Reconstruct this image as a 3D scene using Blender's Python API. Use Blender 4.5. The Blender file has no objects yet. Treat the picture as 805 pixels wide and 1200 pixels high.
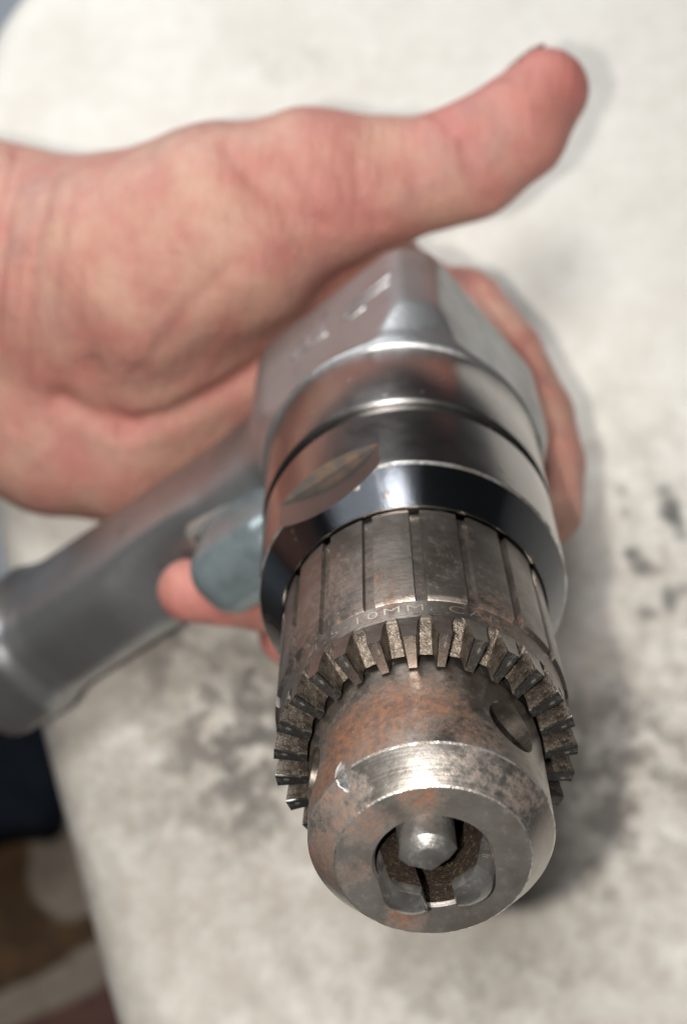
import bpy, bmesh, math, random
import numpy as np
from mathutils import Matrix, Vector

# ------------------------------------------------------------------ camera, world, lights, exposure
scn = bpy.context.scene
COL = scn.collection
TILT = math.radians(20.0)
CAM_H = 0.404
F_PX, CX, CY = 1800.0, 402.5, 600.0          # photograph's focal length and centre, in its own pixels
cam_d = bpy.data.cameras.new('camera')
cam = bpy.data.objects.new('camera', cam_d)
COL.objects.link(cam)
cam.location = (0, 0, CAM_H)
cam.rotation_euler = (TILT, 0, 0)
cam_d.sensor_fit = 'VERTICAL'
cam_d.sensor_height = 36.0
cam_d.lens = 54.0
cam_d.clip_start = 0.01
cam_d.clip_end = 50.0
cam_d.dof.use_dof = True
cam_d.dof.focus_distance = 0.219
cam_d.dof.aperture_fstop = 15.5
scn.camera = cam

RX = np.array([1.0, 0, 0])
RY = np.array([0, -math.cos(TILT), -math.sin(TILT)])     # picture's down
RZ = np.array([0, math.sin(TILT), -math.cos(TILT)])      # into the picture
def c2w(P):
    """lens coordinates (mm; right, down, forward) -> world metres"""
    P = np.asarray(P, float) * 0.001
    return P[..., 0:1] * RX + P[..., 1:2] * RY + P[..., 2:3] * RZ + np.array([0, 0, CAM_H])
def dirw(d):
    return d[0] * RX + d[1] * RY + d[2] * RZ
def at(px, py, Z):
    return np.array([(px - CX) / F_PX * Z, (py - CY) / F_PX * Z, Z], float)
def on_plane(px, py, z=0.0):
    d = dirw(((px - CX) / F_PX, (py - CY) / F_PX, 1.0))
    k = (z - CAM_H) / d[2]
    return np.array([d[0] * k, d[1] * k, z])

world = bpy.data.worlds.new('World')
scn.world = world
world.use_nodes = True
bg = world.node_tree.nodes['Background']
bg.inputs[0].default_value = (0.95, 0.97, 1.0, 1)
bg.inputs[1].default_value = 0.04

def area(name, loc, target, sx, sy, power, color, shape='RECTANGLE'):
    l = bpy.data.lights.new(name, 'AREA')
    l.shape = shape; l.size = sx
    if shape in ('RECTANGLE', 'ELLIPSE'): l.size_y = sy
    l.energy = power; l.color = color
    o = bpy.data.objects.new(name, l); COL.objects.link(o)
    o.location = loc
    o.rotation_euler = (Vector(target) - Vector(loc)).to_track_quat('-Z', 'Y').to_euler()
    return o
FLASH = c2w([-23.0, 5.0, -6.0])
area('phone_flash', FLASH, on_plane(430, 620), 0.007, 0.007, 0.92, (1.0, 0.955, 0.89), 'DISK')
area('ceiling_lamp', (-0.12, 0.06, 1.10), (0.0, 0.30, 0.0), 0.20, 0.20, 5.0, (1.0, 0.985, 0.965), 'DISK')
area('window_light', (-0.38, 0.85, 0.42), (0.02, 0.18, 0.0), 0.80, 0.45, 6.0, (0.95, 0.98, 1.0))

vs = scn.view_settings
vs.view_transform = 'Standard'
vs.look = 'None'
vs.exposure = 0.0
vs.gamma = 1.0
scn.cycles.use_denoising = True
scn.cycles.max_bounces = 6
scn.cycles.diffuse_bounces = 3
scn.cycles.glossy_bounces = 4
scn.cycles.caustics_reflective = False
scn.cycles.caustics_refractive = False
scn.cycles.use_adaptive_sampling = True
scn.cycles.adaptive_threshold = 0.02

# ------------------------------------------------------------------ helpers
def tag(o, label=None, cat=None, group=None, kind=None):
    if label: o['label'] = label
    if cat: o['category'] = cat
    if group: o['group'] = group
    if kind: o['kind'] = kind
    return o

def link_mesh(name, me, mat, parent=None, sharp=None):
    if mat is not None: me.materials.append(mat)
    if sharp is not None:
        me.polygons.foreach_set('use_smooth', [True] * len(me.polygons))
        me.set_sharp_from_angle(angle=math.radians(sharp))
    o = bpy.data.objects.new(name, me)
    COL.objects.link(o)
    if parent is not None: o.parent = parent
    return o

def mesh_from(name, V, F):
    me = bpy.data.meshes.new(name)
    me.from_pydata([tuple(map(float, v)) for v in V], [], [tuple(map(int, f)) for f in F])
    bm = bmesh.new(); bm.from_mesh(me)
    bmesh.ops.recalc_face_normals(bm, faces=bm.faces)
    bm.to_mesh(me); bm.free()
    me.update()
    return me

def pol(r, th, t):
    """drill coordinates, mm -> m : radius, angle (deg), distance back from the chuck face"""
    return (r * math.cos(math.radians(th)) * .001, r * math.sin(math.radians(th)) * .001, -t * .001)

def lathe(profile, seg=128, close=True):
    n = len(profile); V = []; F = []
    for k in range(seg):
        th = 360.0 * k / seg
        for r, t in profile: V.append(pol(r, th, t))
    for k in range(seg):
        k2 = (k + 1) % seg
        for i in range(n if close else n - 1):
            j = (i + 1) % n
            F.append((k * n + i, k * n + j, k2 * n + j, k2 * n + i))
    return V, F

def boolean(me, cutters):
    o = bpy.data.objects.new('tmp', me); COL.objects.link(o)
    cs = []
    for cm in cutters:
        c = bpy.data.objects.new('tmpc', cm); COL.objects.link(c); cs.append(c)
        m = o.modifiers.new('b', 'BOOLEAN'); m.operation = 'DIFFERENCE'; m.solver = 'EXACT'; m.object = c
    dg = bpy.context.evaluated_depsgraph_get()
    out = bpy.data.meshes.new_from_object(o.evaluated_get(dg))
    for c in cs: bpy.data.objects.remove(c)
    bpy.data.objects.remove(o)
    return out

def radial_cyl(th, t, r, r0, r1, cham=0.0, seg=40):
    """closed cylinder whose axis is the radial line at (th, t)"""
    c, s = math.cos(math.radians(th)), math.sin(math.radians(th))
    er = np.array([c, s, 0]); eth = np.array([-s, c, 0]); ez = np.array([0, 0, 1.0])
    base = np.array([0, 0, -t])
    prof = [(r0, r), (r1, r)] if not cham else [(r0, r), (cham, r), (r1, r + (r1 - cham))]
    V, F = [], []
    for d, rr in prof:
        for k in range(seg):
            a_ = 2 * math.pi * k / seg
            V.append((base + er * d + rr * (math.cos(a_) * eth + math.sin(a_) * ez)) * .001)
    m = len(prof)
    for i in range(m - 1):
        for k in range(seg):
            k2 = (k + 1) % seg
            F.append((i * seg + k, i * seg + k2, (i + 1) * seg + k2, (i + 1) * seg + k))
    F.append(tuple(range(seg))); F.append(tuple((m - 1) * seg + k for k in range(seg)))
    return mesh_from('cut', V, F)

# ---- distance fields -> one continuous surface
def smin(a, b, k):
    h = np.clip(0.5 + 0.5 * (b - a) / k, 0, 1)
    return b + (a - b) * h - k * h * (1 - h)
def smax(a, b, k): return -smin(-a, -b, k)

def cone(p, a, ra, b, rb):
    a = np.asarray(a, np.float32); ab = np.asarray(b, np.float32) - a
    h = np.clip(((p - a) @ ab) / (ab @ ab), 0, 1)
    return np.linalg.norm(p - a - h[:, None] * ab, axis=1) - (ra + (rb - ra) * h)

def polygonise(fn, lo, hi, step, smooth=4):
    lo = np.asarray(lo, np.float32); hi = np.asarray(hi, np.float32)
    n = np.ceil((hi - lo) / step).astype(int) + 1
    ax = [lo[i] + step * np.arange(n[i], dtype=np.float32) for i in range(3)]
    G = np.empty(n, np.float32)
    YY, ZZ = np.meshgrid(ax[1], ax[2], indexing='ij')
    for i in range(n[0]):
        p = np.stack([np.full(YY.size, ax[0][i], np.float32), YY.ravel(), ZZ.ravel()], 1)
        G[i] = fn(p).reshape(n[1], n[2])
    ins = G < 0
    nc = n - 1
    cnt = np.zeros(nc, np.int8); acc = np.zeros((*nc, 3), np.float32)
    def sl(dx, dy, dz): return (slice(dx, nc[0] + dx), slice(dy, nc[1] + dy), slice(dz, nc[2] + dz))
    for axis in range(3):
        o1, o2 = [i for i in range(3) if i != axis]
        for u in (0, 1):
            for v in (0, 1):
                d0 = [0, 0, 0]; d0[o1] = u; d0[o2] = v
                d1 = list(d0); d1[axis] = 1
                A, B = G[sl(*d0)], G[sl(*d1)]
                m = (A < 0) != (B < 0)
                f = np.where(m, A / np.where(m, A - B, 1), 0)
                cnt += m
                acc[..., axis] += f
                acc[..., o1] += m * u; acc[..., o2] += m * v
    act = cnt > 0
    idx = -np.ones(nc, np.int64); idx[act] = np.arange(act.sum())
    cell = np.argwhere(act)
    V = lo + step * (cell + acc[act] / cnt[act][:, None])
    quads = []
    for axis in range(3):
        o1, o2 = [i for i in range(3) if i != axis]
        s0 = [slice(1, nc[i]) for i in range(3)]; s0[axis] = slice(0, nc[axis])
        s1 = [slice(1, nc[i]) for i in range(3)]; s1[axis] = slice(1, nc[axis] + 1)
        A, B = ins[tuple(s0)], ins[tuple(s1)]
        e = np.argwhere(A != B)
        if not len(e): continue
        e0 = e.copy(); e0[:, o1] += 1; e0[:, o2] += 1
        def g(du, dv):
            q = e0.copy(); q[:, o1] -= du; q[:, o2] -= dv
            return idx[q[:, 0], q[:, 1], q[:, 2]]
        Q = np.stack([g(0, 0), g(1, 0), g(1, 1), g(0, 1)], 1)
        fl = A[tuple(e.T)]
        if axis == 1: fl = ~fl
        Q[~fl] = Q[~fl][:, ::-1]
        quads.append(Q)
    Q = np.concatenate(quads)
    V = V.astype(np.float32)
    E = np.concatenate([Q[:, [i, (i + 1) % 4]] for i in range(4)])
    deg = np.bincount(E.ravel(), minlength=len(V)).astype(np.float32)
    for it in range(smooth):
        S = np.zeros_like(V)
        for k in range(3):
            S[:, k] = np.bincount(E[:, 0], V[E[:, 1], k], len(V)) + np.bincount(E[:, 1], V[E[:, 0], k], len(V))
        V = 0.4 * V + 0.6 * S / deg[:, None]
        d = fn(V); e_ = 0.25
        gr = np.stack([fn(V + np.eye(3, dtype=np.float32)[k] * e_) - fn(V - np.eye(3, dtype=np.float32)[k] * e_) for k in range(3)], 1) / (2 * e_)
        g2 = np.maximum((gr ** 2).sum(1), 0.05)
        stp = np.clip(d / g2, -step, step)
        V = (V - stp[:, None] * gr).astype(np.float32)
    return V, Q

def mesh_np(name, V, Q):
    me = bpy.data.meshes.new(name)
    me.vertices.add(len(V)); me.vertices.foreach_set('co', np.asarray(V, np.float32).ravel())
    me.loops.add(Q.size); me.loops.foreach_set('vertex_index', Q.astype(np.int32).ravel())
    me.polygons.add(len(Q))
    me.polygons.foreach_set('loop_start', (np.arange(len(Q)) * 4).astype(np.int32))
    me.polygons.foreach_set('use_smooth', np.ones(len(Q), bool))
    me.update(); me.validate()
    bm = bmesh.new(); bm.from_mesh(me)
    bmesh.ops.recalc_face_normals(bm, faces=bm.faces)
    bm.to_mesh(me); bm.free()
    return me

# ------------------------------------------------------------------ node helper
class NT:
    def __init__(s, name):
        s.mat = bpy.data.materials.new(name); s.mat.use_nodes = True
        s.t = s.mat.node_tree; s.b = s.t.nodes['Principled BSDF']
        s.co = s.t.nodes.new('ShaderNodeTexCoord').outputs['Object']
    def put(s, sock, v):
        if v is None: return
        if hasattr(v, 'is_output'): s.t.links.new(v, sock)
        elif isinstance(v, (tuple, list)) and len(v) == 3 and sock.type == 'RGBA': sock.default_value = (*v, 1)
        else: sock.default_value = v
    def noise(s, scale, detail=4, rough=.55, dist=0.0, co=None, out=0):
        n = s.t.nodes.new('ShaderNodeTexNoise')
        s.put(n.inputs['Vector'], co or s.co); s.put(n.inputs['Scale'], scale); s.put(n.inputs['Detail'], detail)
        s.put(n.inputs['Roughness'], rough); s.put(n.inputs['Distortion'], dist)
        return n.outputs[out]
    def voro(s, scale, co=None, feat='F1', out=0):
        n = s.t.nodes.new('ShaderNodeTexVoronoi'); n.feature = feat
        s.put(n.inputs['Vector'], co or s.co); s.put(n.inputs['Scale'], scale)
        return n.outputs[out]
    def mapping(s, loc=(0, 0, 0), rot=(0, 0, 0), sc=(1, 1, 1), co=None):
        n = s.t.nodes.new('ShaderNodeMapping')
        s.put(n.inputs[0], co or s.co); n.inputs[1].default_value = loc; n.inputs[2].default_value = rot; n.inputs[3].default_value = sc
        return n.outputs[0]
    def m(s, op, a, b=None, c=None, clamp=False):
        n = s.t.nodes.new('ShaderNodeMath'); n.operation = op; n.use_clamp = clamp
        for i, v in enumerate((a, b, c)):
            if v is not None: s.put(n.inputs[i], v)
        return n.outputs[0]
    def ramp(s, f, lo, hi, a=0.0, b=1.0):
        n = s.t.nodes.new('ShaderNodeMapRange'); n.interpolation_type = 'SMOOTHSTEP'
        s.put(n.inputs[0], f); s.put(n.inputs[1], lo); s.put(n.inputs[2], hi); s.put(n.inputs[3], a); s.put(n.inputs[4], b)
        return n.outputs[0]
    def mix(s, f, a, b):
        n = s.t.nodes.new('ShaderNodeMix'); n.data_type = 'RGBA'
        s.put(n.inputs[0], f); s.put(n.inputs[6], a); s.put(n.inputs[7], b)
        return n.outputs[2]
    def dist(s, p, sc=(1, 1, 1), co=None):
        """scaled distance of the object-space point to p"""
        v = s.t.nodes.new('ShaderNodeVectorMath'); v.operation = 'SUBTRACT'; s.put(v.inputs[0], co or s.co); v.inputs[1].default_value = p
        w = s.t.nodes.new('ShaderNodeVectorMath'); w.operation = 'MULTIPLY'; s.put(w.inputs[0], v.outputs[0]); w.inputs[1].default_value = sc
        l = s.t.nodes.new('ShaderNodeVectorMath'); l.operation = 'LENGTH'; s.put(l.inputs[0], w.outputs[0])
        return l.outputs['Value']
    def xyz(s, co=None):
        n = s.t.nodes.new('ShaderNodeSeparateXYZ'); s.put(n.inputs[0], co or s.co); return n.outputs
    def bump(s, h, dist, strength=1.0, normal=None):
        n = s.t.nodes.new('ShaderNodeBump'); s.put(n.inputs['Height'], h); n.inputs['Distance'].default_value = dist
        n.inputs['Strength'].default_value = strength
        if normal is not None: s.put(n.inputs['Normal'], normal)
        return n.outputs[0]
    def done(s, color=None, rough=None, metal=None, normal=None, **kw):
        s.put(s.b.inputs['Base Color'], color); s.put(s.b.inputs['Roughness'], rough)
        s.put(s.b.inputs['Metallic'], metal); s.put(s.b.inputs['Normal'], normal)
        for k, v in kw.items(): s.put(s.b.inputs[k.replace('_', ' ')], v)
        return s.mat

# ------------------------------------------------------------------ materials
def worn_steel(name, base, dark, rough=.34, grime=.5, mt=.95, rust=None, scratch=True, nick=None):
    """turned steel with grime flecks, fine turning lines and optional rust blooms [(point, radius)]"""
    n = NT(name)
    big = n.noise(110, 5, .6)
    fine = n.noise(1400, 3, .6)
    col = n.mix(n.ramp(big, .35, .68), base, dark)
    g = n.ramp(n.noise(520, 4, .75), .66 - .22 * grime, .90 - .16 * grime)
    col = n.mix(n.m('MULTIPLY', g, .75), col, (0.035, 0.027, 0.021))
    metal = n.m('SUBTRACT', mt, n.m('MULTIPLY', g, .45))
    rg = n.m('ADD', n.m('MULTIPLY', n.noise(260, 5, .65), .22), rough - .11)
    rg = n.m('ADD', rg, n.m('MULTIPLY', g, .22))
    h = n.m('ADD', n.m('MULTIPLY', fine, .5), n.m('MULTIPLY', g, .6))
    if scratch:     # turning marks run round the axis
        z = n.xyz()
        tr = n.noise(1.0, 2, .5, co=n.mapping(sc=(30, 30, 3800)))
        h = n.m('ADD', h, n.m('MULTIPLY', tr, .35))
        rg = n.m('ADD', rg, n.m('MULTIPLY', n.m('SUBTRACT', tr, .5), .16))
    if rust:
        tot = None
        for p, rad, amt in rust:
            d = n.ramp(n.dist(p), rad, rad * .25)
            d = n.m('MULTIPLY', d, amt)
            tot = d if tot is None else n.m('MAXIMUM', tot, d)
        rn = n.noise(850, 5, .75); rn2 = n.noise(130, 4, .6)
        k = n.m('ADD', n.m('MULTIPLY', rn, .62), n.m('MULTIPLY', rn2, .38))
        rm = n.ramp(n.m('ADD', k, n.m('MULTIPLY', tot, .33)), .52, .90)
        rm = n.m('MULTIPLY', rm, n.ramp(tot, 0.0, .25))
        rc = n.mix(n.ramp(n.noise(900, 4, .7), .35, .65), (0.075, 0.030, 0.016), (0.22, 0.082, 0.032))
        col = n.mix(n.m('MULTIPLY', rm, .80), col, rc)
        metal = n.m('MULTIPLY', metal, n.m('SUBTRACT', 1.0, n.m('MULTIPLY', rm, .75)))
        rg = n.m('ADD', rg, n.m('MULTIPLY', rm, .22))
        h = n.m('ADD', h, n.m('MULTIPLY', n.m('MULTIPLY', rm, rn), 1.2))
    spk = n.ramp(n.voro(950), .10, .05)                    # bright pin-prick dings
    spk = n.m('MULTIPLY', spk, n.ramp(n.noise(220, 1), .60, .66))
    col = n.mix(n.m('MULTIPLY', spk, .8), col, (0.75, 0.73, 0.70))
    if nick:
        for p, sc in nick:
            dn = n.m('ADD', n.dist(p, sc), n.m('MULTIPLY', n.m('SUBTRACT', n.noise(900, 3), .5), .7))
            k = n.ramp(dn, 1.0, .8)
            col = n.mix(k, col, (0.80, 0.79, 0.78)); h = n.m('SUBTRACT', h, n.m('MULTIPLY', k, 3.0))
            metal = n.m('MAXIMUM', metal, k)
    nb = n.bump(h, 0.00006, .8)
    return n.done(col, rg, metal, nb)

def pt(r, th, t): return pol(r, th, t)

M = {}
M['nose'] = worn_steel('chuck nose steel', (0.275, 0.242, 0.213), (0.165, 0.135, 0.112), .34, .48,
                       rust=[(pt(17.2, 175, 11), .0125, 1.0), (pt(17.2, 150, 13), .011, .95), (pt(17.2, 205, 7), .010, .9), (pt(16.5, 120, 7), .008, .5),
                             (pt(12, 150, 0), .005, .75), (pt(12, 195, 0), .005, .6), (pt(11, 300, 0), .0045, .9), (pt(17, 260, 8), .012, .8)],
                       nick=[(pt(16.9, 187.5, 4.75), (420, 900, 420))])
M['nose_bevel'] = worn_steel('bevel of the chuck nose', (0.39, 0.36, 0.33), (0.32, 0.288, 0.258), .32, .16,
                       rust=[(pt(15, 200, 3), .009, .75), (pt(15, 120, 3), .008, .45), (pt(15, 90, 3), .007, .4), (pt(15, 230, 3), .012, .8)],
                       nick=[(pt(16.9, 187.5, 4.6), (420, 900, 420))])
M['face'] = worn_steel('chuck face steel', (0.30, 0.278, 0.258), (0.205, 0.182, 0.162), .42, .55, .78,
                       rust=[(pt(12, 150, 0), .005, .75), (pt(12, 195, 0), .006, .8), (pt(11, 300, 0), .0045, .9), (pt(11.5, 240, 0), .005, .5)])
M['sleeve'] = worn_steel('fluted sleeve steel', (0.215, 0.188, 0.165), (0.135, 0.113, 0.096), .36, .60, .9,
                         rust=[(pt(22.3, 190, 40), .018, .45), (pt(22, 160, 34), .01, .4), (pt(22, 110, 31), .009, .5)])
M['tooth'] = worn_steel('gear tooth steel', (0.46, 0.43, 0.395), (0.30, 0.272, 0.24), .25, .50, 1.0)
n = NT('rubbed bare edge')
k = n.ramp(n.noise(380, 4, .7), .40, .60)
M['wear'] = n.done(n.mix(k, (0.30, 0.26, 0.22), (0.78, 0.76, 0.74)), n.m('SUBTRACT', .5, n.m('MULTIPLY', k, .2)), .9, n.bump(n.noise(900, 3), .0002))
M['jaw'] = worn_steel('jaw steel', (0.34, 0.33, 0.32), (0.17, 0.16, 0.15), .30, .75, .85)
M['text'] = NT('engraved lettering').done((0.34, 0.29, 0.245), .42, .8)

n = NT('gear valley grime')
sp = n.ramp(n.voro(1500), .22, .10); sp2 = n.ramp(n.noise(2600, 3, .75), .54, .68)
c = n.mix(n.ramp(n.noise(500, 5, .7), .35, .65), (0.050, 0.039, 0.030), (0.16, 0.132, 0.105))
c = n.mix(n.m('MULTIPLY', sp2, .6), c, (0.44, 0.375, 0.31))
M['valley'] = n.done(c, .42, .75, n.bump(n.noise(1700, 4, .7), .00022, 1.0))

n = NT('oily bore grime')
g = n.ramp(n.noise(1700, 5, .8), .54, .74)
c = n.mix(g, (0.022, 0.016, 0.012), (0.30, 0.205, 0.10))
M['bore'] = n.done(c, .42, n.m('MULTIPLY', g, .6), n.bump(n.noise(900, 5, .7), .0004))

ANI_ROT = 0.25
def polished(name, base, rough, grime, aniso=0.0):
    n = NT(name)
    g = n.ramp(n.noise(330, 6, .7), .60, .75)
    col = n.mix(n.m('MULTIPLY', g, grime), base, (0.05, 0.045, 0.04))
    rr = n.m('ADD', rough, n.m('MULTIPLY', n.noise(180, 5, .65), .14))
    sc = n.noise(1, 3, .6, co=n.mapping(sc=(60, 60, 2400)))
    h = n.m('ADD', n.m('MULTIPLY', sc, .5), n.m('MULTIPLY', n.noise(1100, 3), .4))
    chip = n.m('MULTIPLY', n.ramp(n.voro(210), .14, .07), n.ramp(n.noise(90, 2), .5, .6))
    col = n.mix(n.m('MULTIPLY', chip, .7), col, (0.30, 0.22, 0.16))
    rr = n.m('ADD', rr, n.m('MULTIPLY', chip, .3))
    if aniso:
        tg = n.t.nodes.new('ShaderNodeTangent'); tg.direction_type = 'RADIAL'; tg.axis = 'Z'
        n.t.links.new(tg.outputs[0], n.b.inputs['Tangent'])
        n.b.inputs['Anisotropic'].default_value = aniso; n.b.inputs['Anisotropic Rotation'].default_value = ANI_ROT
    return n.done(col, rr, 1.0, n.bump(h, .00002, .7))
M['collar'] = polished('polished collar steel', (0.32, 0.30, 0.288), .15, .50, .35)
n = NT('dark bevel steel')
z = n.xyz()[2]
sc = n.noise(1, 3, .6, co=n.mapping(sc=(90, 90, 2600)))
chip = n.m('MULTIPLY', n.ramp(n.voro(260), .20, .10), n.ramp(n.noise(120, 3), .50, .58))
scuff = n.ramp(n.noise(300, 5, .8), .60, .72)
c = n.mix(n.m('MULTIPLY', scuff, .35), (0.125, 0.132, 0.148), (0.30, 0.29, 0.28))  # bevel base colour set darker than the rest of the collar
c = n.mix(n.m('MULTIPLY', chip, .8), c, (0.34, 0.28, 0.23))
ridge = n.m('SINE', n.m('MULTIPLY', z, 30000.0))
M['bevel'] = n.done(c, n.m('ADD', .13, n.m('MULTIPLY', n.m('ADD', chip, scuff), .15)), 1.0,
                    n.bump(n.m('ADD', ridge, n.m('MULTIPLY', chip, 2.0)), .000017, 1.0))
M['case'] = polished('polished gear case steel', (0.34, 0.32, 0.305), .18, .45, .35)
n = NT('rusty spanner flat')
M['flat'] = n.done(n.mix(n.ramp(n.noise(420, 5, .7), .42, .62), (0.13, 0.115, 0.105), (0.21, 0.145, 0.105)), .5, .6, n.bump(n.noise(700, 4), .0001))
M['seal'] = NT('black rubber seal').done((0.012, 0.012, 0.013), .35)

n = NT('cast aluminium')
c = n.mix(n.ramp(n.noise(60, 5, .6), .35, .7), (0.39, 0.395, 0.40), (0.30, 0.30, 0.30))
c = n.mix(n.m('MULTIPLY', n.ramp(n.noise(220, 6, .7), .58, .72), .5), c, (0.17, 0.15, 0.135))
M['alu'] = n.done(c, n.m('ADD', .29, n.m('MULTIPLY', n.noise(120, 5, .6), .22)), .86, n.bump(n.m('ADD', n.noise(900, 4, .6), n.m('MULTIPLY', n.noise(160, 3), 1.2)), .00007))
n = NT('trigger enamel')
M['trigger'] = n.done(n.mix(n.ramp(n.noise(150, 5, .6), .4, .65), (0.205, 0.25, 0.262), (0.155, 0.19, 0.20)), .22, .35, n.bump(n.noise(700, 3), .00003))
M['bezel'] = NT('worn bare bezel').done((0.52, 0.50, 0.46), .35, .7)
M['gap'] = NT('dark gap').done((0.02, 0.018, 0.015), .6)

n = NT('skin')
at_r = n.t.nodes.new('ShaderNodeAttribute'); at_r.attribute_name = 'redness'
mott = n.noise(75, 5, .62); mott2 = n.noise(28, 3, .5)
c = n.mix(n.ramp(mott, .32, .68), (0.585, 0.360, 0.272), (0.525, 0.240, 0.195))
c = n.mix(n.ramp(mott2, .56, .72, 0, .55), c, (0.54, 0.365, 0.265))
c = n.mix(n.ramp(n.noise(45, 4, .55, co=n.mapping(loc=(.3, .1, .7))), .55, .72, 0, .55), c, (0.36, 0.240, 0.215))
c = n.mix(n.m('MULTIPLY', at_r.outputs['Fac'], .8), c, (0.52, 0.165, 0.150))
dirt = n.m('MULTIPLY', n.ramp(n.voro(120), .10, .05), n.ramp(n.noise(40, 1), .55, .6))
c = n.mix(n.m('MULTIPLY', dirt, .5), c, (0.22, 0.12, 0.08))
vh = n.voro(900, feat='DISTANCE_TO_EDGE')
lines = n.noise(1, 4, .6, dist=.4, co=n.mapping(rot=(0, 0, .5), sc=(900, 260, 500)))
h = n.m('ADD', n.m('MULTIPLY', n.ramp(vh, 0, .18), .4), n.m('MULTIPLY', lines, .9))
nb = n.bump(h, .00026, .8)
nb = n.bump(n.noise(170, 4, .6), .0009, .5, nb)
fl = n.noise(1, 3, .55, dist=.8, co=n.mapping(rot=(0, 0, -.25), sc=(420, 95, 200)))
nb = n.bump(n.ramp(fl, .36, .60), .0004, .38, nb)
M['skin'] = n.done(c, n.m('ADD', .40, n.m('MULTIPLY', n.noise(300, 3), .18)), 0.0, nb, Subsurface_Weight=.35, Subsurface_Scale=.0035,
                   Subsurface_Radius=(1.0, .34, .2), Specular_IOR_Level=.42)
n = NT('thumb nail')
M['nail'] = n.done(n.mix(n.ramp(n.noise(400, 4), .4, .6), (0.42, 0.27, 0.20), (0.16, 0.10, 0.07)), .4)

# ------------------------------------------------------------------ the drill's place in the world
O_ = np.array([12.2117, 47.7215, 209.1229])
A_ = np.array([.0045946, .5101033, -.8601009]); A_ /= np.linalg.norm(A_)
ROLL = math.radians(40)
U_ = np.cross(A_, [0, 1, 0.0]); U_ /= np.linalg.norm(U_); U_ = U_ if U_[0] > 0 else -U_
V_ = np.cross(A_, U_); V_ = V_ if V_[1] > 0 else -V_
UP_ = math.cos(ROLL) * U_ - math.sin(ROLL) * V_
SIDE_ = np.cross(UP_, A_)
def Dl(x, y, t): return O_ + SIDE_ * x + UP_ * y - A_ * t      # drill mm -> lens mm
MW = Matrix.Identity(4)
for j, v in enumerate((dirw(SIDE_), dirw(UP_), dirw(A_))):
    for i in range(3): MW[i][j] = v[i]
ow = c2w(O_)
for i in range(3): MW[i][3] = ow[i]

# ------------------------------------------------------------------ setting: floor, rug, padded work top
def smooth_closed(P, per=10):
    P = np.asarray(P, float); n = len(P); out = []
    for i in range(n):
        p0, p1, p2, p3 = P[i - 1], P[i], P[(i + 1) % n], P[(i + 2) % n]
        for k in range(per):
            u = k / per
            out.append(.5 * ((2 * p1) + (-p0 + p2) * u + (2 * p0 - 5 * p1 + 4 * p2 - p3) * u * u + (-p0 + 3 * p1 - 3 * p2 + p3) * u ** 3))
    return np.array(out)

FLOOR_Z = -0.42
n = NT('floor lino')
M['floor'] = n.done(n.mix(n.ramp(n.noise(9, 5), .35, .65), (0.40, 0.43, 0.48), (0.33, 0.36, 0.41)), .5, 0, n.bump(n.noise(80, 4), .001))
me = mesh_from('floor', [(-4, -4, FLOOR_Z), (4, -4, FLOOR_Z), (4, 4, FLOOR_Z), (-4, 4, FLOOR_Z)], [(0, 1, 2, 3)])
tag(link_mesh('floor', me, M['floor']), kind='structure')

rug_z = FLOOR_Z + .012
n = NT('patterned rug')
wob = n.t.nodes.new('ShaderNodeTexNoise'); n.put(wob.inputs['Vector'], n.co); wob.inputs['Scale'].default_value = 18
va = n.t.nodes.new('ShaderNodeVectorMath'); va.operation = 'MULTIPLY_ADD'
n.put(va.inputs[0], wob.outputs[1]); va.inputs[1].default_value = (.03, .03, 0); n.put(va.inputs[2], n.co)
wco = va.outputs[0]
def rp(px, py):
    p = on_plane(px, py, rug_z); return (p[0] + .015, p[1] + .015, rug_z)
brown = n.mix(n.ramp(n.noise(60, 4), .3, .7), (0.050, 0.026, 0.010), (0.105, 0.055, 0.022))
cream = n.mix(n.ramp(n.noise(120, 4), .3, .7), (0.29, 0.24, 0.19), (0.22, 0.18, 0.14))
maroon = n.mix(n.ramp(n.noise(90, 4), .3, .7), (0.13, 0.060, 0.048), (0.095, 0.043, 0.034))
y = n.xyz(wco)[1]; x = n.xyz(wco)[0]
col = brown
k = n.ramp(n.dist(rp(95, 985), (1 / .026, 1 / .040, 0), co=wco), 1.08, .92); col = n.mix(k, col, cream)
line_y = rp(60, 1150)[1]; line_x = rp(60, 1150)[0]
sl = n.m('SUBTRACT', y, n.m('ADD', n.m('MULTIPLY', n.m('SUBTRACT', x, line_x), .42), line_y))
col = n.mix(n.ramp(sl, .008, .004), col, cream)
col = n.mix(n.ramp(sl, -.010, -.014), col, maroon)
far = n.ramp(n.m('SINE', n.m('MULTIPLY', n.m('ADD', x, n.m('MULTIPLY', y, .6)), 60)), .55, .7)
col = n.mix(n.m('MULTIPLY', far, n.ramp(n.dist(rp(60, 1030), (1, 1, 0)), .12, .16)), col, cream)
M['rug'] = n.done(col, .95, 0, n.bump(n.noise(700, 3), .003))
x0, x1, y0, y1 = -1.2, .25, -1.1, .12
V = []; F = []
pts = smooth_closed([(x0, y0), (x1, y0), (x1, y1), (x0, y1)], 1)
for z in (FLOOR_Z + .001, rug_z):
    V += [(p[0], p[1], z) for p in pts]
F = [(0, 1, 2, 3), (4, 5, 6, 7)] + [(i, (i + 1) % 4, 4 + (i + 1) % 4, 4 + i) for i in range(4)]
tag(link_mesh('rug', mesh_from('rug', V, F), M['rug']), kind='structure')

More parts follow.
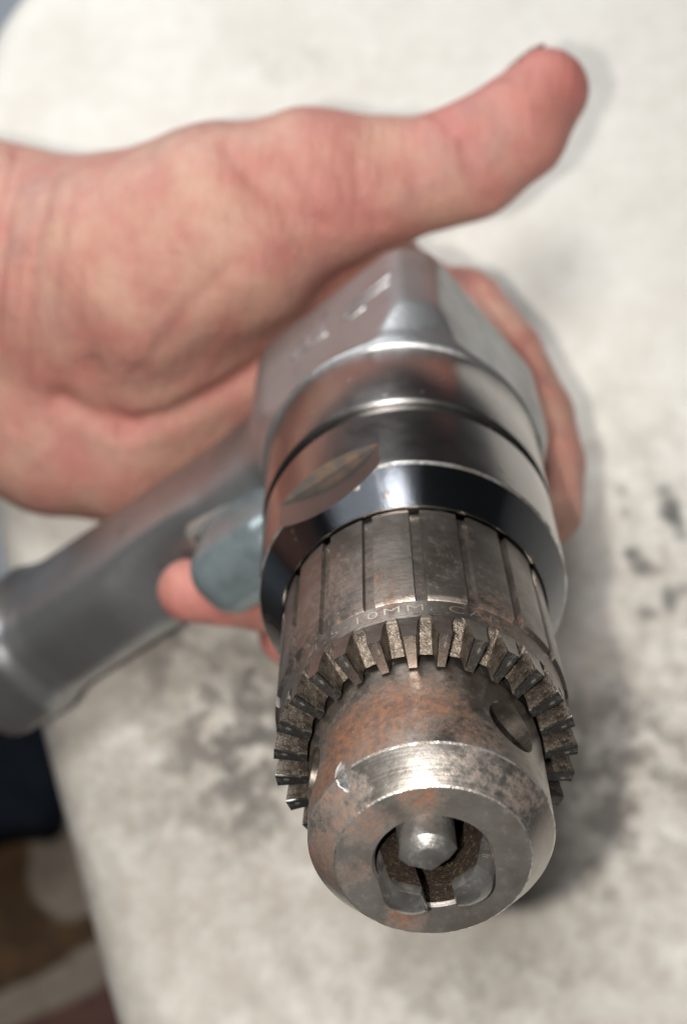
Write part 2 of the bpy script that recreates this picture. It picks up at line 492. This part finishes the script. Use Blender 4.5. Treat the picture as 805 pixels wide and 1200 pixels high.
# dark cloth on the rug
def cloth_fn(cx, cy):
    def f(p):
        q = p - np.array([cx, cy, rug_z * 1000 + 15], np.float32)
        w = 4.5 * np.sin(q[:, 0] * .085 + 1.1 * np.sin(q[:, 1] * .05)) + 3.0 * np.sin(q[:, 1] * .12 + q[:, 0] * .05)
        d = np.abs(q) - np.array([70, 26, 10], np.float32)
        return np.linalg.norm(np.maximum(d, 0), axis=1) + np.minimum(d.max(1), 0) - 9 - w * .55
    return f
pc = on_plane(8, 908, rug_z + .02) * 1000
pc[0] -= 50
Vc, Qc = polygonise(cloth_fn(pc[0], pc[1]), (pc[0] - 95, pc[1] - 50, rug_z * 1000 - 6), (pc[0] + 95, pc[1] + 50, rug_z * 1000 + 50), 4.0, 3)
low = Vc[:, 2] < rug_z * 1000 + .6
Vc[low, 2] = rug_z * 1000 + .6
n = NT('navy cloth')
M['navy'] = n.done(n.mix(n.ramp(n.noise(120, 4), .3, .7), (0.005, 0.007, 0.011), (0.008, 0.011, 0.016)), .95, 0, n.bump(n.noise(900, 3), .001), Specular_IOR_Level=.1)
me = mesh_np('dark_cloth', (Vc - pc) * .001, Qc)
o = link_mesh('dark_cloth', me, M['navy']); o.location = pc * .001
tag(o, 'dark navy cloth lying on the brown rug below the handle end', 'cloth')

# the padded top: outline in the picture -> points on the table plane
edge_px = [(220, 1500), (130, 1200), (86, 1030), (42, 860), (2, 690), (-28, 520), (-60, 350), (-62, 200), (-36, 70), (8, -18), (100, -95), (300, -150), (620, -190)]
P2 = [on_plane(*e)[:2] for e in edge_px]
P2 += [(.42, P2[-1][1] + .02), (.50, .30), (.50, -.30), (.42, -.36), (P2[0][0] + .08, -.36)]
out = smooth_closed(P2, 8)
area2 = sum(out[i][0] * out[(i + 1) % len(out)][1] - out[(i + 1) % len(out)][0] * out[i][1] for i in range(len(out)))
if area2 < 0: out = out[::-1]
nrm = np.roll(out, -1, 0) - np.roll(out, 1, 0); nrm = np.stack([nrm[:, 1], -nrm[:, 0]], 1); nrm /= np.linalg.norm(nrm, axis=1)[:, None]
RIM = .018
rings = []
for k in range(13):
    ph = math.radians(90 * k / 12)
    rings.append(np.c_[out - nrm * RIM * (1 - math.sin(ph)), np.full(len(out), -RIM * (1 - math.cos(ph)))])
rings.append(np.c_[out, np.full(len(out), -.040)])
rings.append(np.c_[out - nrm * .010, np.full(len(out), -.050)])
V = np.concatenate(rings); m_ = len(out); F = []
for i in range(len(rings) - 1):
    for k in range(m_):
        k2 = (k + 1) % m_
        F.append((i * m_ + k, i * m_ + k2, (i + 1) * m_ + k2, (i + 1) * m_ + k))
for i0, zz in ((0, 0.0), ((len(rings) - 1) * m_, -.050)):          # fan from a centre point
    ci = len(V); V = np.vstack([V, [[.10, -.02, zz]]])
    for k in range(m_): F.append((ci, i0 + k, i0 + (k + 1) % m_))
n = NT('grimy white vinyl')
base = n.mix(n.ramp(n.noise(22, 5, .6), .35, .7), (0.86, 0.84, 0.785), (0.76, 0.73, 0.665))
def gxy(px, py): p = on_plane(px, py); return (p[0], p[1], 0)
# general brown-grey film where work is done: strongest under and left of the chuck
film = n.m('MULTIPLY', n.ramp(n.dist(gxy(330, 900), (1 / .125, 1 / .105, 0)), 1.15, .25), n.ramp(n.noise(95, 6, .80), .22, .74))
film2 = n.m('MULTIPLY', n.ramp(n.dist(gxy(690, 840), (1 / .13, 1 / .12, 0)), 1.1, .2), n.ramp(n.noise(80, 6, .7, co=n.mapping(loc=(.4, .2, 0))), .38, .72))
base = n.mix(n.m('MULTIPLY', film, .85), base, (0.36, 0.32, 0.265))
base = n.mix(n.m('MULTIPLY', film2, .72), base, (0.36, 0.31, 0.255))
# overall faint mottling
low = n.ramp(n.xyz()[1], gxy(400, 350)[1], gxy(400, 800)[1])
base = n.mix(n.m('MULTIPLY', n.ramp(n.noise(150, 5, .66), .36, .74), n.m('ADD', .16, n.m('MULTIPLY', low, .50))), base, (0.50, 0.445, 0.38))
# grease smears
sm = n.noise(105, 5, .68, dist=.15)
sm2 = n.noise(150, 2, .45, co=n.mapping(loc=(.13, .37, 0)))
def smear(px, py, rx, ry, lo, hi, amt, c, sm=sm):
    global base
    k = n.ramp(n.dist(gxy(px, py), (1 / rx, 1 / ry, 0)), 1.2, .25)
    k = n.m('MULTIPLY', k, n.ramp(n.m('ADD', sm, n.m('MULTIPLY', k, .10)), lo, hi))
    base = n.mix(n.m('MULTIPLY', k, amt), base, c)
smear(285, 835, .030, .028, .47, .68, .72, (0.085, 0.08, 0.075))
smear(245, 905, .034, .030, .46, .70, .55, (0.16, 0.14, 0.115))
smear(300, 900, .018, .030, .47, .66, .55, (0.10, 0.095, 0.088))
smear(185, 760, .016, .012, .50, .62, .55, (0.16, 0.14, 0.12))
smear(765, 640, .030, .050, .40, .75, .30, (0.30, 0.28, 0.25), sm2)
for bx_, by_, br_, bh_, ba_ in ((778, 575, 2.6, 2.4, .6), (786, 597, 3.2, 4.2, .85), (793, 612, 2.4, 3.4, .7), (740, 648, 2.6, 2.2, .8), (752, 666, 3.2, 2.6, .75), (784, 702, 2.4, 4.0, .75),
                                (758, 718, 3.2, 2.2, .6), (728, 575, 1.8, 1.6, .4), (733, 600, 1.9, 1.7, .45), (798, 628, 2.2, 2.0, .45), (770, 668, 1.8, 1.4, .35), (800, 690, 2.4, 2.0, .4), (205, 742, 2.4, 3.0, .5), (190, 775, 3.0, 2.2, .35)):
    dd = n.m('ADD', n.dist(gxy(bx_, by_), (1000 / br_, 1000 / bh_, 0)), n.m('MULTIPLY', n.m('SUBTRACT', sm2, .5), 1.6))
    base = n.mix(n.ramp(dd, 1.5, .3, 0, ba_), base, (0.085, 0.085, 0.082))
smear(690, 930, .030, .040, .50, .66, .55, (0.15, 0.125, 0.105))
smear(755, 880, .030, .035, .55, .68, .5, (0.18, 0.16, 0.14))
smear(500, 1150, .06, .020, .56, .70, .4, (0.26, 0.23, 0.20))
smear(340, 75, .018, .012, .52, .68, .25, (0.40, 0.36, 0.28))
rel = n.m('ADD', n.m('MULTIPLY', n.noise(120, 6, .62), 1.0), n.m('MULTIPLY', n.noise(700, 4, .6), .35))
M['top'] = n.done(base, n.m('ADD', .55, n.m('MULTIPLY', film, .1)), 0, n.bump(rel, .0011, .6))
tag(link_mesh('tabletop', mesh_from('tabletop', V, F), M['top'], sharp=60), kind='structure')

# ------------------------------------------------------------------ the drill
drill = bpy.data.objects.new('air_drill', None); COL.objects.link(drill)
drill.empty_display_size = .02
drill.matrix_world = MW
tag(drill, 'grey metal pistol-grip air drill held in the hand, its keyed chuck nearest the lens', 'drill')

# chuck nose
prof = [(0.01, 26), (8.0, 26), (8.0, .55), (8.35, .0), (13.35, .0), (13.6, .16), (17.02, 4.5), (17.2, 4.8), (17.2, 21.6), (16.7, 22.2), (16.7, 30), (0.01, 30)]
V, F = lathe(prof, 144)
nose = boolean(mesh_from('nose', V, F), [radial_cyl(th, 13.6, 4.2, 9.0, 22, cham=16.75) for th in (98, 218, 338)])
nose.materials.clear(); nose.materials.append(M['nose']); nose.materials.append(M['bore']); nose.materials.append(M['face']); nose.materials.append(M['wear']); nose.materials.append(M['nose_bevel'])
for p in nose.polygons:
    cpt = p.center * 1000; r = math.hypot(cpt.x, cpt.y)
    p.material_index = 1 if (r < 8.05 and cpt.z < -2.2) or (8.5 < r < 12.5) and cpt.z < -5 else 3 if (13.36 < r < 13.6 and cpt.z > -.15) or (17.0 < r < 17.2 and -4.79 < cpt.z < -4.51) else (2 if cpt.z > -.15 or (r < 8.4 and cpt.z > -2.2) else 4 if (r > 13 and cpt.z > -4.51) else 0)
chuck = link_mesh('chuck', nose, None, drill, sharp=14)

# sleeve with gear seat, lettering band and flutes
NF = 18
angs = []
for k in range(NF):
    c0 = 142 + 360 / NF * k
    gw = math.degrees(.78 / 22.4)
    for d, g in ((-gw - .35, 0), (-gw, 1), (0, 1), (gw, 1), (gw + .35, 0)): angs.append((c0 + d, g))
    rest = 360 / NF - 2 * (gw + .35)
    for q in range(1, 7): angs.append((c0 + gw + .35 + rest * q / 7, 0))
rows = [(17.30, 30, 17.30), (17.30, 24.2, 17.30), (17.5, 23.9, 17.5), (21.35, 27.2, 21.35), (21.62, 27.6, 21.62), (22.0, 31.1, 22.0), (22.15, 31.2, 21.75), (22.55, 31.75, 21.75), (22.6, 32.2, 21.75), (22.0, 57.0, 21.2), (17.3, 57.0, 17.3)]
V, F = [], []
for th, g in angs:
    for r0, t, rg in rows: V.append(pol(rg if g else r0, th, t))
nr = len(rows)
for k in range(len(angs)):
    k2 = (k + 1) % len(angs)
    for i in range(nr):
        j = (i + 1) % nr
        F.append((k * nr + i, k * nr + j, k2 * nr + j, k2 * nr + i))
me = mesh_from('sleeve', V, F)
me.materials.append(M['sleeve']); me.materials.append(M['valley'])
for p in me.polygons:
    c_ = p.center * 1000; r = math.hypot(c_.x, c_.y)
    if -c_.z < 26.6 and r < 21.5: p.material_index = 1
link_mesh('sleeve', me, None, chuck, sharp=25)

# gear teeth, each its own piece
NT_ = 27
def tooth_mesh():
    # land on top, hollow-ground flanks that run out into the next valley
    lv = [(0.0, .58, .92), (.05, .68, 1.03), (.45, .80, 1.16), (.75, .94, 1.33), (.93, 1.16, 1.60), (1.06, 1.7, 2.1)]
    V = []
    for f, wi, wo in lv:
        for r0, t0, r1, t1, w in ((17.55, 20.9, 17.45, 24.2, wi), (22.5, 21.9, 21.64, 27.6, wo)):
            r = r0 + (r1 - r0) * f; t = t0 + (t1 - t0) * f
            for s_ in (-1, 1): V.append((r * .001, s_ * w * .001, -t * .001))
    F = [(0, 1, 3, 2)]; mi = [0]
    for k in range(len(lv) - 1):
        a_, b_ = 4 * k, 4 * (k + 1)
        F += [(a_ + 1, b_ + 1, b_ + 3, a_ + 3), (a_, a_ + 2, b_ + 2, b_), (a_ + 2, a_ + 3, b_ + 3, b_ + 2), (a_, b_, b_ + 1, a_ + 1)]
        e_ = 0 if k == 0 else 1
        mi += [e_, e_, 2, 1]
    me = bpy.data.meshes.new('gear_tooth'); me.from_pydata(V, [], F)
    for p, m_i in zip(me.polygons, mi): p.material_index = m_i; p.use_smooth = True
    bm = bmesh.new(); bm.from_mesh(me); bmesh.ops.recalc_face_normals(bm, faces=bm.faces); bm.to_mesh(me); bm.free()
    me.set_sharp_from_angle(angle=math.radians(24))
    return me
tm = tooth_mesh()
tm.materials.append(M['tooth']); tm.materials.append(M['valley']); tm.materials.append(M['sleeve'])
random.seed(4)
for k in range(NT_):
    o = bpy.data.objects.new('gear_tooth', tm); COL.objects.link(o); o.parent = chuck
    o.rotation_euler = (0, 0, math.radians(141 + 360 / NT_ * (k + .5) + random.uniform(-.25, .25)))
    sc = 1 + random.uniform(-.004, .004); o.scale = (sc, 1 + random.uniform(-.05, .05), 1)

# jaws
def jaw_mesh():
    R, C0, apex = 4.0, 4.0, 2.2
    pts = []
    # line from apex at +60 deg meets circle
    for s in (1,):
        pass
    d = np.array([math.cos(math.radians(60)), math.sin(math.radians(60))]); p0 = np.array([apex - C0, 0])
    b = p0 @ d; cc = p0 @ p0 - R * R; L = -b + math.sqrt(b * b - cc)
    hit = p0 + d * L
    a0 = math.atan2(hit[1], hit[0])
    pts = [(apex - .0, 0)]
    na = 22
    for k in range(na + 1):
        a_ = -a0 + 2 * a0 * k / na
        pts.append((C0 + R * math.cos(a_), R * math.sin(a_)))
    pts = np.array(pts); cen = np.array([C0 + .2, 0])
    rows = [(-4.3, .60), (-4.15, .70), (-3.0, 1.0), (18, 1.0)]
    V, F = [], []
    m = len(pts); lean = math.tan(math.radians(13))
    for t, sc in rows:
        q = cen + (pts - cen) * sc
        for x_, y_ in q: V.append(((x_ + (t + 4.3) * lean * 1.0 - .25) * .001, y_ * .001, -t * .001))
    for i in range(len(rows) - 1):
        for k in range(m):
            k2 = (k + 1) % m
            F.append((i * m + k, i * m + k2, (i + 1) * m + k2, (i + 1) * m + k))
    F.append(tuple(range(m))); F.append(tuple((len(rows) - 1) * m + k for k in range(m)))
    return mesh_from('jaw', V, F)
jm = jaw_mesh(); jm.materials.append(M['jaw']); jm.materials.append(M['bore'])
for p in jm.polygons:       # the gripping faces are caked with oily swarf
    if p.normal.x < -.3 and abs(p.normal.z) < .4 and abs(p.normal.y) > .3 and p.center.z < .0035: p.material_index = 1
jm.polygons.foreach_set('use_smooth', [True] * len(jm.polygons)); jm.set_sharp_from_angle(angle=math.radians(30))
for th in (153, 273, 33):
    o = bpy.data.objects.new('jaw', jm); COL.objects.link(o); o.parent = chuck
    o.rotation_euler = (0, 0, math.radians(th))

# stamped lettering wrapped on the band in front of the flutes
cu = bpy.data.curves.new('lettering', 'FONT'); cu.body = '1.5-10MM. CAP.'; cu.size = 2.6; cu.space_character = 1.22; cu.offset = -.035
cu.resolution_u = 6; cu.extrude = 0.0
to = bpy.data.objects.new('tmpt', cu); COL.objects.link(to)
lm = bpy.data.meshes.new_from_object(to.evaluated_get(bpy.context.evaluated_depsgraph_get()))
bpy.data.objects.remove(to)
bm = bmesh.new(); bm.from_mesh(lm)
bmesh.ops.subdivide_edges(bm, edges=[e for e in bm.edges if e.calc_length() > .4], cuts=2)
xs = [v.co.x for v in bm.verts]; w = max(xs) - min(xs)
for v in bm.verts:
    t = 28.85 + v.co.y * .82
    r = 21.62 + (t - 27.6) / 3.5 * .38 + .018
    th = 188.0 - (v.co.x - min(xs)) / w * 80.0
    v.co = pol(r, th, t)
bm.to_mesh(lm); bm.free()
link_mesh('lettering', lm, M['text'], chuck)

# polished collar with two spanner flats
def box_cut(th, d, t0, t1, half=22, deep=8):
    c, s = math.cos(math.radians(th)), math.sin(math.radians(th))
    V = []
    for r in (d, d + deep):
        for w_ in (-half, half):
            for t in (t0, t1): V.append(((c * r - s * w_) * .001, (s * r + c * w_) * .001, -t * .001))
    F = [(0, 1, 3, 2), (4, 6, 7, 5), (0, 4, 5, 1), (2, 3, 7, 6), (0, 2, 6, 4), (1, 5, 7, 3)]
    return mesh_from('cut', V, F)
prof = [(22.1, 84.4), (22.1, 58.0), (22.2, 57.6), (22.5, 57.6), (26.25, 64.6), (26.55, 65.4), (26.6, 66.2), (26.6, 83.6), (26.2, 84.4)]
V, F = lathe(prof, 160)
cm = boolean(mesh_from('collar', V, F), [box_cut(176, 24.5, 50, 72.5), box_cut(356, 24.5, 50, 72.5)])
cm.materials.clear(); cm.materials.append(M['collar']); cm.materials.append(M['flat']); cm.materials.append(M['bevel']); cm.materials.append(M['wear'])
for p in cm.polygons:
    cc = p.center * 1000
    if abs(cc.z + 72.5) < .05: p.material_index = 1
    elif -65.41 < cc.z < -64.59 and math.hypot(cc.x, cc.y) > 26.0: p.material_index = 3
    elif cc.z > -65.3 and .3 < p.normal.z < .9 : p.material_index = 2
link_mesh('front_collar', cm, None, drill, sharp=9)
V, F = lathe([(20, 84.0), (25.3, 84.0), (25.3, 88.0), (20, 88.0)], 128)
link_mesh('seal_ring', mesh_from('seal', V, F), M['seal'], drill, sharp=30)
prof = [(20, 87.2), (26.2, 87.2), (26.75, 87.7), (26.85, 88.4), (26.85, 109.3), (26.5, 110.2), (26.5, 114), (20, 114)]
V, F = lathe(prof, 160)
link_mesh('gear_case', mesh_from('case', V, F), M['case'], drill, sharp=30)

# housing and handle: one aluminium casting
HT0, HTAU = 139.0, math.radians(8)
def handle_coords(p):
    x, y, t = p[:, 0], p[:, 1], -p[:, 2]
    L = -y * math.cos(HTAU) + (t - HT0) * math.sin(HTAU)
    q = (t - HT0) * math.cos(HTAU) + y * math.sin(HTAU)
    return x, q, L
def casting(p):
    p = p.astype(np.float32)
    x, y, t = p[:, 0], p[:, 1], -p[:, 2]
    r = np.hypot(x, y)
    # body : square prism with rounded corners inside a cylinder, coned at the front
    dx, dy = np.abs(x) - 24.3 + 4, np.abs(y) - 24.3 + 4
    sq = np.hypot(np.maximum(dx, 0), np.maximum(dy, 0)) + np.minimum(np.maximum(dx, dy), 0) - 4
    body = smax(sq, r - 30.3, 1.5)
    body = smax(body, (r - 27.0 - (t - 110.3) * .26) * .97, .5)
    body = smax(body, 110.4 - t, .8)
    body = smax(body, t - 154.0, 4.0)
    body = smin(body, smax(r - 27.2, np.abs(t - 111.6) - 1.3, 1.0), 2.2)
    # handle : superellipse section that waists in the middle and flares at the foot
    hx, q, L = handle_coords(p)
    wt = np.interp(L, [-10, 18, 45, 80, 104, 109, 113, 135], [20, 19.0, 16.6, 16.3, 16.6, 17.4, 19.2, 19.4])
    wx = np.interp(L, [-10, 18, 45, 80, 104, 109, 113, 135], [17, 15.5, 13.2, 13.0, 13.3, 13.9, 15.4, 15.5])
    e = 3.3
    sec = ((np.abs(hx) / wx) ** e + (np.abs(q) / wt) ** e) ** (1 / e)
    han = (sec - 1) * np.minimum(wt, wx)
    han = smax(han, L - 131, 5.0); han = smax(han, -L, 2.0)
    # shallow finger scallop on the front strap
    han = smax(han, 13.0 - np.sqrt((q + 26.5) ** 2 + (L - 61) ** 2 * .42), 4.0)
    return smin(body, han, 9.0)
Vh, Qh = polygonise(casting, (-36, -142, -192), (36, 36, -106), 1.15, 5)
housing = link_mesh('housing', mesh_np('housing', Vh * .001, Qh), M['alu'], drill)

# raised maker's badge on the side flat
def rbox(name, c, half, r, mat, parent, rot=None, seg=4):
    bm = bmesh.new(); bmesh.ops.create_cube(bm, size=2.0)
    for v in bm.verts: v.co = Vector((v.co.x * half[0], v.co.y * half[1], v.co.z * half[2])) * .001
    bmesh.ops.bevel(bm, geom=bm.edges[:], offset=r * .001, segments=seg, profile=.5, affect='EDGES')
    me = bpy.data.meshes.new(name); bm.to_mesh(me); bm.free()
    o = link_mesh(name, me, mat, parent, sharp=40)
    o.location = Vector(c) * .001
    if rot: o.rotation_euler = rot
    return o
for yy, zz, hy, hz, rx in ((15.5, -136, 5.2, .75, .0), (14.5, -132.5, 5.8, .75, .0), (9.2, -134, .8, 3.0, .25), (11.5, -129.5, 2.4, .8, -.1),
                        (2.8, -137, .8, 5.5, .1), (-1.2, -136, .8, 4.2, .1), (.8, -131.2, 3.2, .8, .0), (-4.4, -134, .8, 3.4, .25)):
    rbox('badge_stroke', (-24.35, yy - 3, zz - 2), (.22, hy, hz), .18, M['alu'], housing, (rx, 0, 0), 2)

# trigger
def hpos(x, q, L):
    """handle coordinates -> drill mm"""
    c, s = math.cos(HTAU), math.sin(HTAU)
    return (x, -L * c + q * s, -(HT0 + q * c + L * s))
hr = (HTAU, 0, 0)
def trig(p):
    p = p.astype(np.float32)
    x, q, L = handle_coords(p)
    d = np.stack([np.abs(x) - 8.8 + 7.2, np.abs(L - 37) - 13.5 + 7.2, np.abs(q + 22) - 12.5 + 7.2], 1)
    b = np.linalg.norm(np.maximum(d, 0), axis=1) + np.minimum(d.max(1), 0) - 7.2
    return smax(b, 0 - (q + 39.0 - ((L - 38) ** 2) * .035 ), 3.0)
c0 = hpos(0, -24, 38)
Vt, Qt = polygonise(trig, (-16, c0[1] - 24, c0[2] - 24), (16, c0[1] + 24, c0[2] + 28), .7, 4)
trg = link_mesh('trigger', mesh_np('trigger', Vt * .001, Qt), M['trigger'], drill)
rbox('trigger_bezel', hpos(0, -14.0, 38), (9.3, 14.6, 3.4), 3.0, M['bezel'], drill, hr)
rbox('trigger_gap', hpos(0, -14.6, 38), (8.7, 13.6, 3.2), 3.0, M['gap'], drill, hr)

# ------------------------------------------------------------------ the hand
chains = []      # each: [(a, ra, b, rb)], blend with the rest
def chain(pts, k):
    bones = []; chains.append((bones, k))
    for i in range(len(pts) - 1):
        (x0, y0, z0, r0), (x1, y1, z1, r1) = pts[i], pts[i + 1]
        bones.append((at(x0, y0, z0), r0, at(x1, y1, z1), r1))
chain([(-660, 325, 440, 35), (-520, 320, 420, 32), (-330, 300, 400, 27), (-60, 263, 378, 22.8), (110, 302, 368, 22.5)], 16)
chain([(-660, 425, 440, 35), (-520, 420, 420, 32), (-330, 410, 400, 27), (-60, 430, 382, 21.5), (120, 430, 380, 22)], 16)
chain([(90, 345, 366, 25), (165, 315, 358, 26.5), (262, 272, 352, 25), (362, 224, 350, 17.4)], 10)         # thenar
chain([(362, 224, 350, 17.4), (450, 213, 350, 14.6), (500, 204, 349, 12.8), (548, 190, 348, 12.2)], 6)     # thumb
chain([(548, 190, 348, 12.0), (603, 152, 347, 12.0), (640, 107, 349, 9.6)], 5)
chain([(0, 462, 384, 22), (70, 497, 384, 23), (130, 508, 386, 22), (250, 505, 398, 18.5), (340, 555, 410, 13)], 9)   # outer palm
chain([(150, 400, 386, 22), (330, 400, 396, 19), (440, 400, 404, 16)], 14)                                  # mid palm
chain([(180, 405, 381, 25), (290, 375, 381, 22.5), (385, 315, 380, 17)], 12)
chain([(300, 300, 375, 19), (400, 300, 385, 16), (470, 360, 400, 14)], 9)                                   # web
chain([(470, 365, 402, 13.0), (540, 366, 388, 11.3), (587, 420, 374, 10.3), (623, 490, 360, 9.8), (637, 545, 348, 9.2), (641, 598, 337, 7.9)], 5)        # index
chain([(445, 440, 408, 13), (545, 560, 396, 10.5), (470, 680, 366, 9.6), (310, 695, 347, 8.6), (222, 692, 338, 7.0)], 5)
chain([(400, 505, 410, 12.5), (500, 650, 400, 10.0), (420, 745, 375, 9.2), (342, 742, 358, 7.8)], 5)
chain([(345, 560, 410, 12), (430, 680, 402, 8.8), (360, 705, 392, 8.0)], 5)

def poly_dist(p, pts):
    best = np.full(len(p), 1e9, np.float32)
    for i in range(len(pts) - 1):
        a = np.array(pts[i], np.float32); b = np.array(pts[i + 1], np.float32) - a
        h = np.clip(((p - a) @ b) / (b @ b), 0, 1)
        best = np.minimum(best, np.linalg.norm(p - a - h[:, None] * b, axis=1))
    return best
def hand_fn(p):
    p = p.astype(np.float32)
    d = None
    for bones, k in chains:
        e = None
        for a, ra, b, rb in bones:
            c_ = cone(p, a, ra, b, rb)
            e = c_ if e is None else smin(e, c_, 1.2)
        d = e if d is None else smin(d, e, k)
    return d
# keep the hand out of the drill: press its surface in where the casting lies
Rm = np.stack([SIDE_, UP_, A_], 0).astype(np.float32)
def hand_pressed(p):
    d = hand_fn(p)
    near = d < 12
    if near.any():
        q = (p[near] - O_.astype(np.float32)) @ Rm.T
        d[near] = smax(d[near], .35 - casting(q), 1.5)
    return d
lo = at(-640, 90, 400); hi = at(700, 800, 400)
Vp, Qp = polygonise(hand_pressed, (-300, -128, 308), (66, 48, 484), 1.5, 5)
# creases in lens millimetres (seen along the view): (points in picture px, depth, width)
pxy = np.stack([CX + F_PX * Vp[:, 0] / Vp[:, 2], CY + F_PX * Vp[:, 1] / Vp[:, 2]], 1)
creases = [([(22, 180), (2, 260), (-8, 400)], 1.6, 9), ([(62, 200), (38, 300), (28, 430), (20, 500)], .9, 7), ([(112, 230), (92, 330), (88, 440)], .7, 8),
           ([(150, 230), (140, 330), (138, 400)], .5, 7), ([(70, 470), (110, 490), (150, 503), (200, 490), (270, 455), (312, 428)], 2.4, 12),
           ([(150, 503), (120, 470), (110, 430)], 1.4, 11), ([(205, 445), (260, 395), (310, 345)], .35, 12), ([(40, 210), (20, 320), (12, 420)], .5, 5), ([(85, 215), (66, 320), (58, 440)], .5, 5), ([(128, 230), (112, 330), (108, 420)], .4, 5), ([(172, 230), (160, 320), (160, 400)], .35, 5), ([(200, 300), (215, 350), (205, 410)], .3, 5), ([(560, 150), (568, 190), (588, 222)], .5, 5), ([(535, 172), (545, 205), (560, 240)], .4, 4), ([(290, 250), (330, 300)], .4, 6), ([(400, 200), (408, 240), (420, 265)], .4, 5), ([(265, 170), (300, 215), (345, 250), (380, 262)], 1.0, 9),
           ([(545, 165), (555, 200), (575, 235)], 1.3, 8), ([(415, 190), (425, 235), (440, 262)], .8, 8), ([(508, 132), (520, 138), (530, 150)], 1.2, 7),
           ([(625, 395), (610, 410)], 1.0, 8), ([(640, 440), (660, 430)], .8, 8), ([(262, 676), (258, 700), (262, 722)], .7, 6), ([(272, 676), (268, 700), (272, 722)], .5, 5), ([(170, 430), (230, 350), (290, 300)], .5, 10), ([(330, 180), (360, 215), (370, 250)], .5, 10)]
front = np.ones(len(Vp), bool)
E_ = .4
gr = np.stack([hand_fn(Vp + np.eye(3, dtype=np.float32)[k] * E_) - hand_fn(Vp - np.eye(3, dtype=np.float32)[k] * E_) for k in range(3)], 1)
gr /= np.linalg.norm(gr, axis=1)[:, None] + 1e-9
facing = np.clip(-(gr * Vp / np.linalg.norm(Vp, axis=1)[:, None]).sum(1) * 2.5, 0, 1)
disp = np.zeros(len(Vp), np.float32); red = np.zeros(len(Vp), np.float32)
for pts_, dep, wd in creases:
    d = poly_dist(pxy, pts_)
    g_ = np.exp(-(d / wd) ** 2) * facing
    disp -= dep * g_; red += .30 * np.exp(-(d / (wd * 1.8)) ** 2) * facing * min(dep, 1.2)
disp += .35 * np.sin(Vp[:, 0] * .33 + 2 * np.sin(Vp[:, 1] * .21)) * facing * .6
Vp = Vp + gr * disp[:, None]
for (x_, y_, z_, r_, amt) in ((652, 112, 348, 24, 1.0), (222, 692, 336, 13, .8), (310, 700, 345, 12, .2), (40, 520, 365, 30, .25), (345, 745, 355, 14, .9), (430, 270, 352, 30, .3), (650, 540, 350, 30, .35), (330, 330, 365, 30, .35)):
    red += amt * np.exp(-(np.linalg.norm(Vp - at(x_, y_, z_), axis=1) / r_) ** 2)
hc = at(160, 380, 370)
hw = c2w(hc)
me = mesh_np('hand', c2w(Vp) - hw, Qp)
ra_ = me.attributes.new('redness', 'FLOAT', 'POINT'); ra_.data.foreach_set('value', np.clip(red, 0, 1).astype(np.float32))
hand = link_mesh('hand', me, M['skin']); hand.location = hw
tag(hand, 'bare left hand, palm up and thumb stretched out, gripping the drill from behind', 'hand')

# thumb nail, just showing over the tip's far edge
nd = at(641, 66, 350) - at(604, 96, 350); nd /= np.linalg.norm(nd)
nout = np.array([-.55, -.62, .55]); nout -= nd * (nout @ nd); nout /= np.linalg.norm(nout); ns = np.cross(nd, nout)
nc = at(614, 80, 351); V = []; F = []
NU, NV = 10, 8
for lay in (0, .7):
    for i in range(NU + 1):
        for j in range(NV + 1):
            u_ = -1 + 2 * i / NU; v_ = -1 + 2 * j / NV
            wv = 5.6 * (1 - .12 * u_ * u_)
            q = nc + nd * (u_ * 5.6) + ns * (v_ * wv) + nout * (-.9 * v_ * v_ * 2.2 + lay - .8 * max(u_, 0) ** 2)
            V.append(c2w(q) - hw)
W_ = NV + 1; S_ = (NU + 1) * W_
for lay in (0, 1):
    for i in range(NU):
        for j in range(NV):
            a_ = lay * S_ + i * W_ + j; f = (a_, a_ + 1, a_ + W_ + 1, a_ + W_); F.append(f if lay else f[::-1])
rim = [i * W_ for i in range(NU + 1)] + [NU * W_ + j for j in range(1, NV + 1)] + [i * W_ + NV for i in range(NU - 1, -1, -1)] + [j for j in range(NV - 1, 0, -1)]
for i in range(len(rim)):
    a_, b_ = rim[i], rim[(i + 1) % len(rim)]; F.append((a_, b_, b_ + S_, a_ + S_))
link_mesh('thumb_nail', mesh_from('nail', V, F), M['nail'], hand, sharp=50)
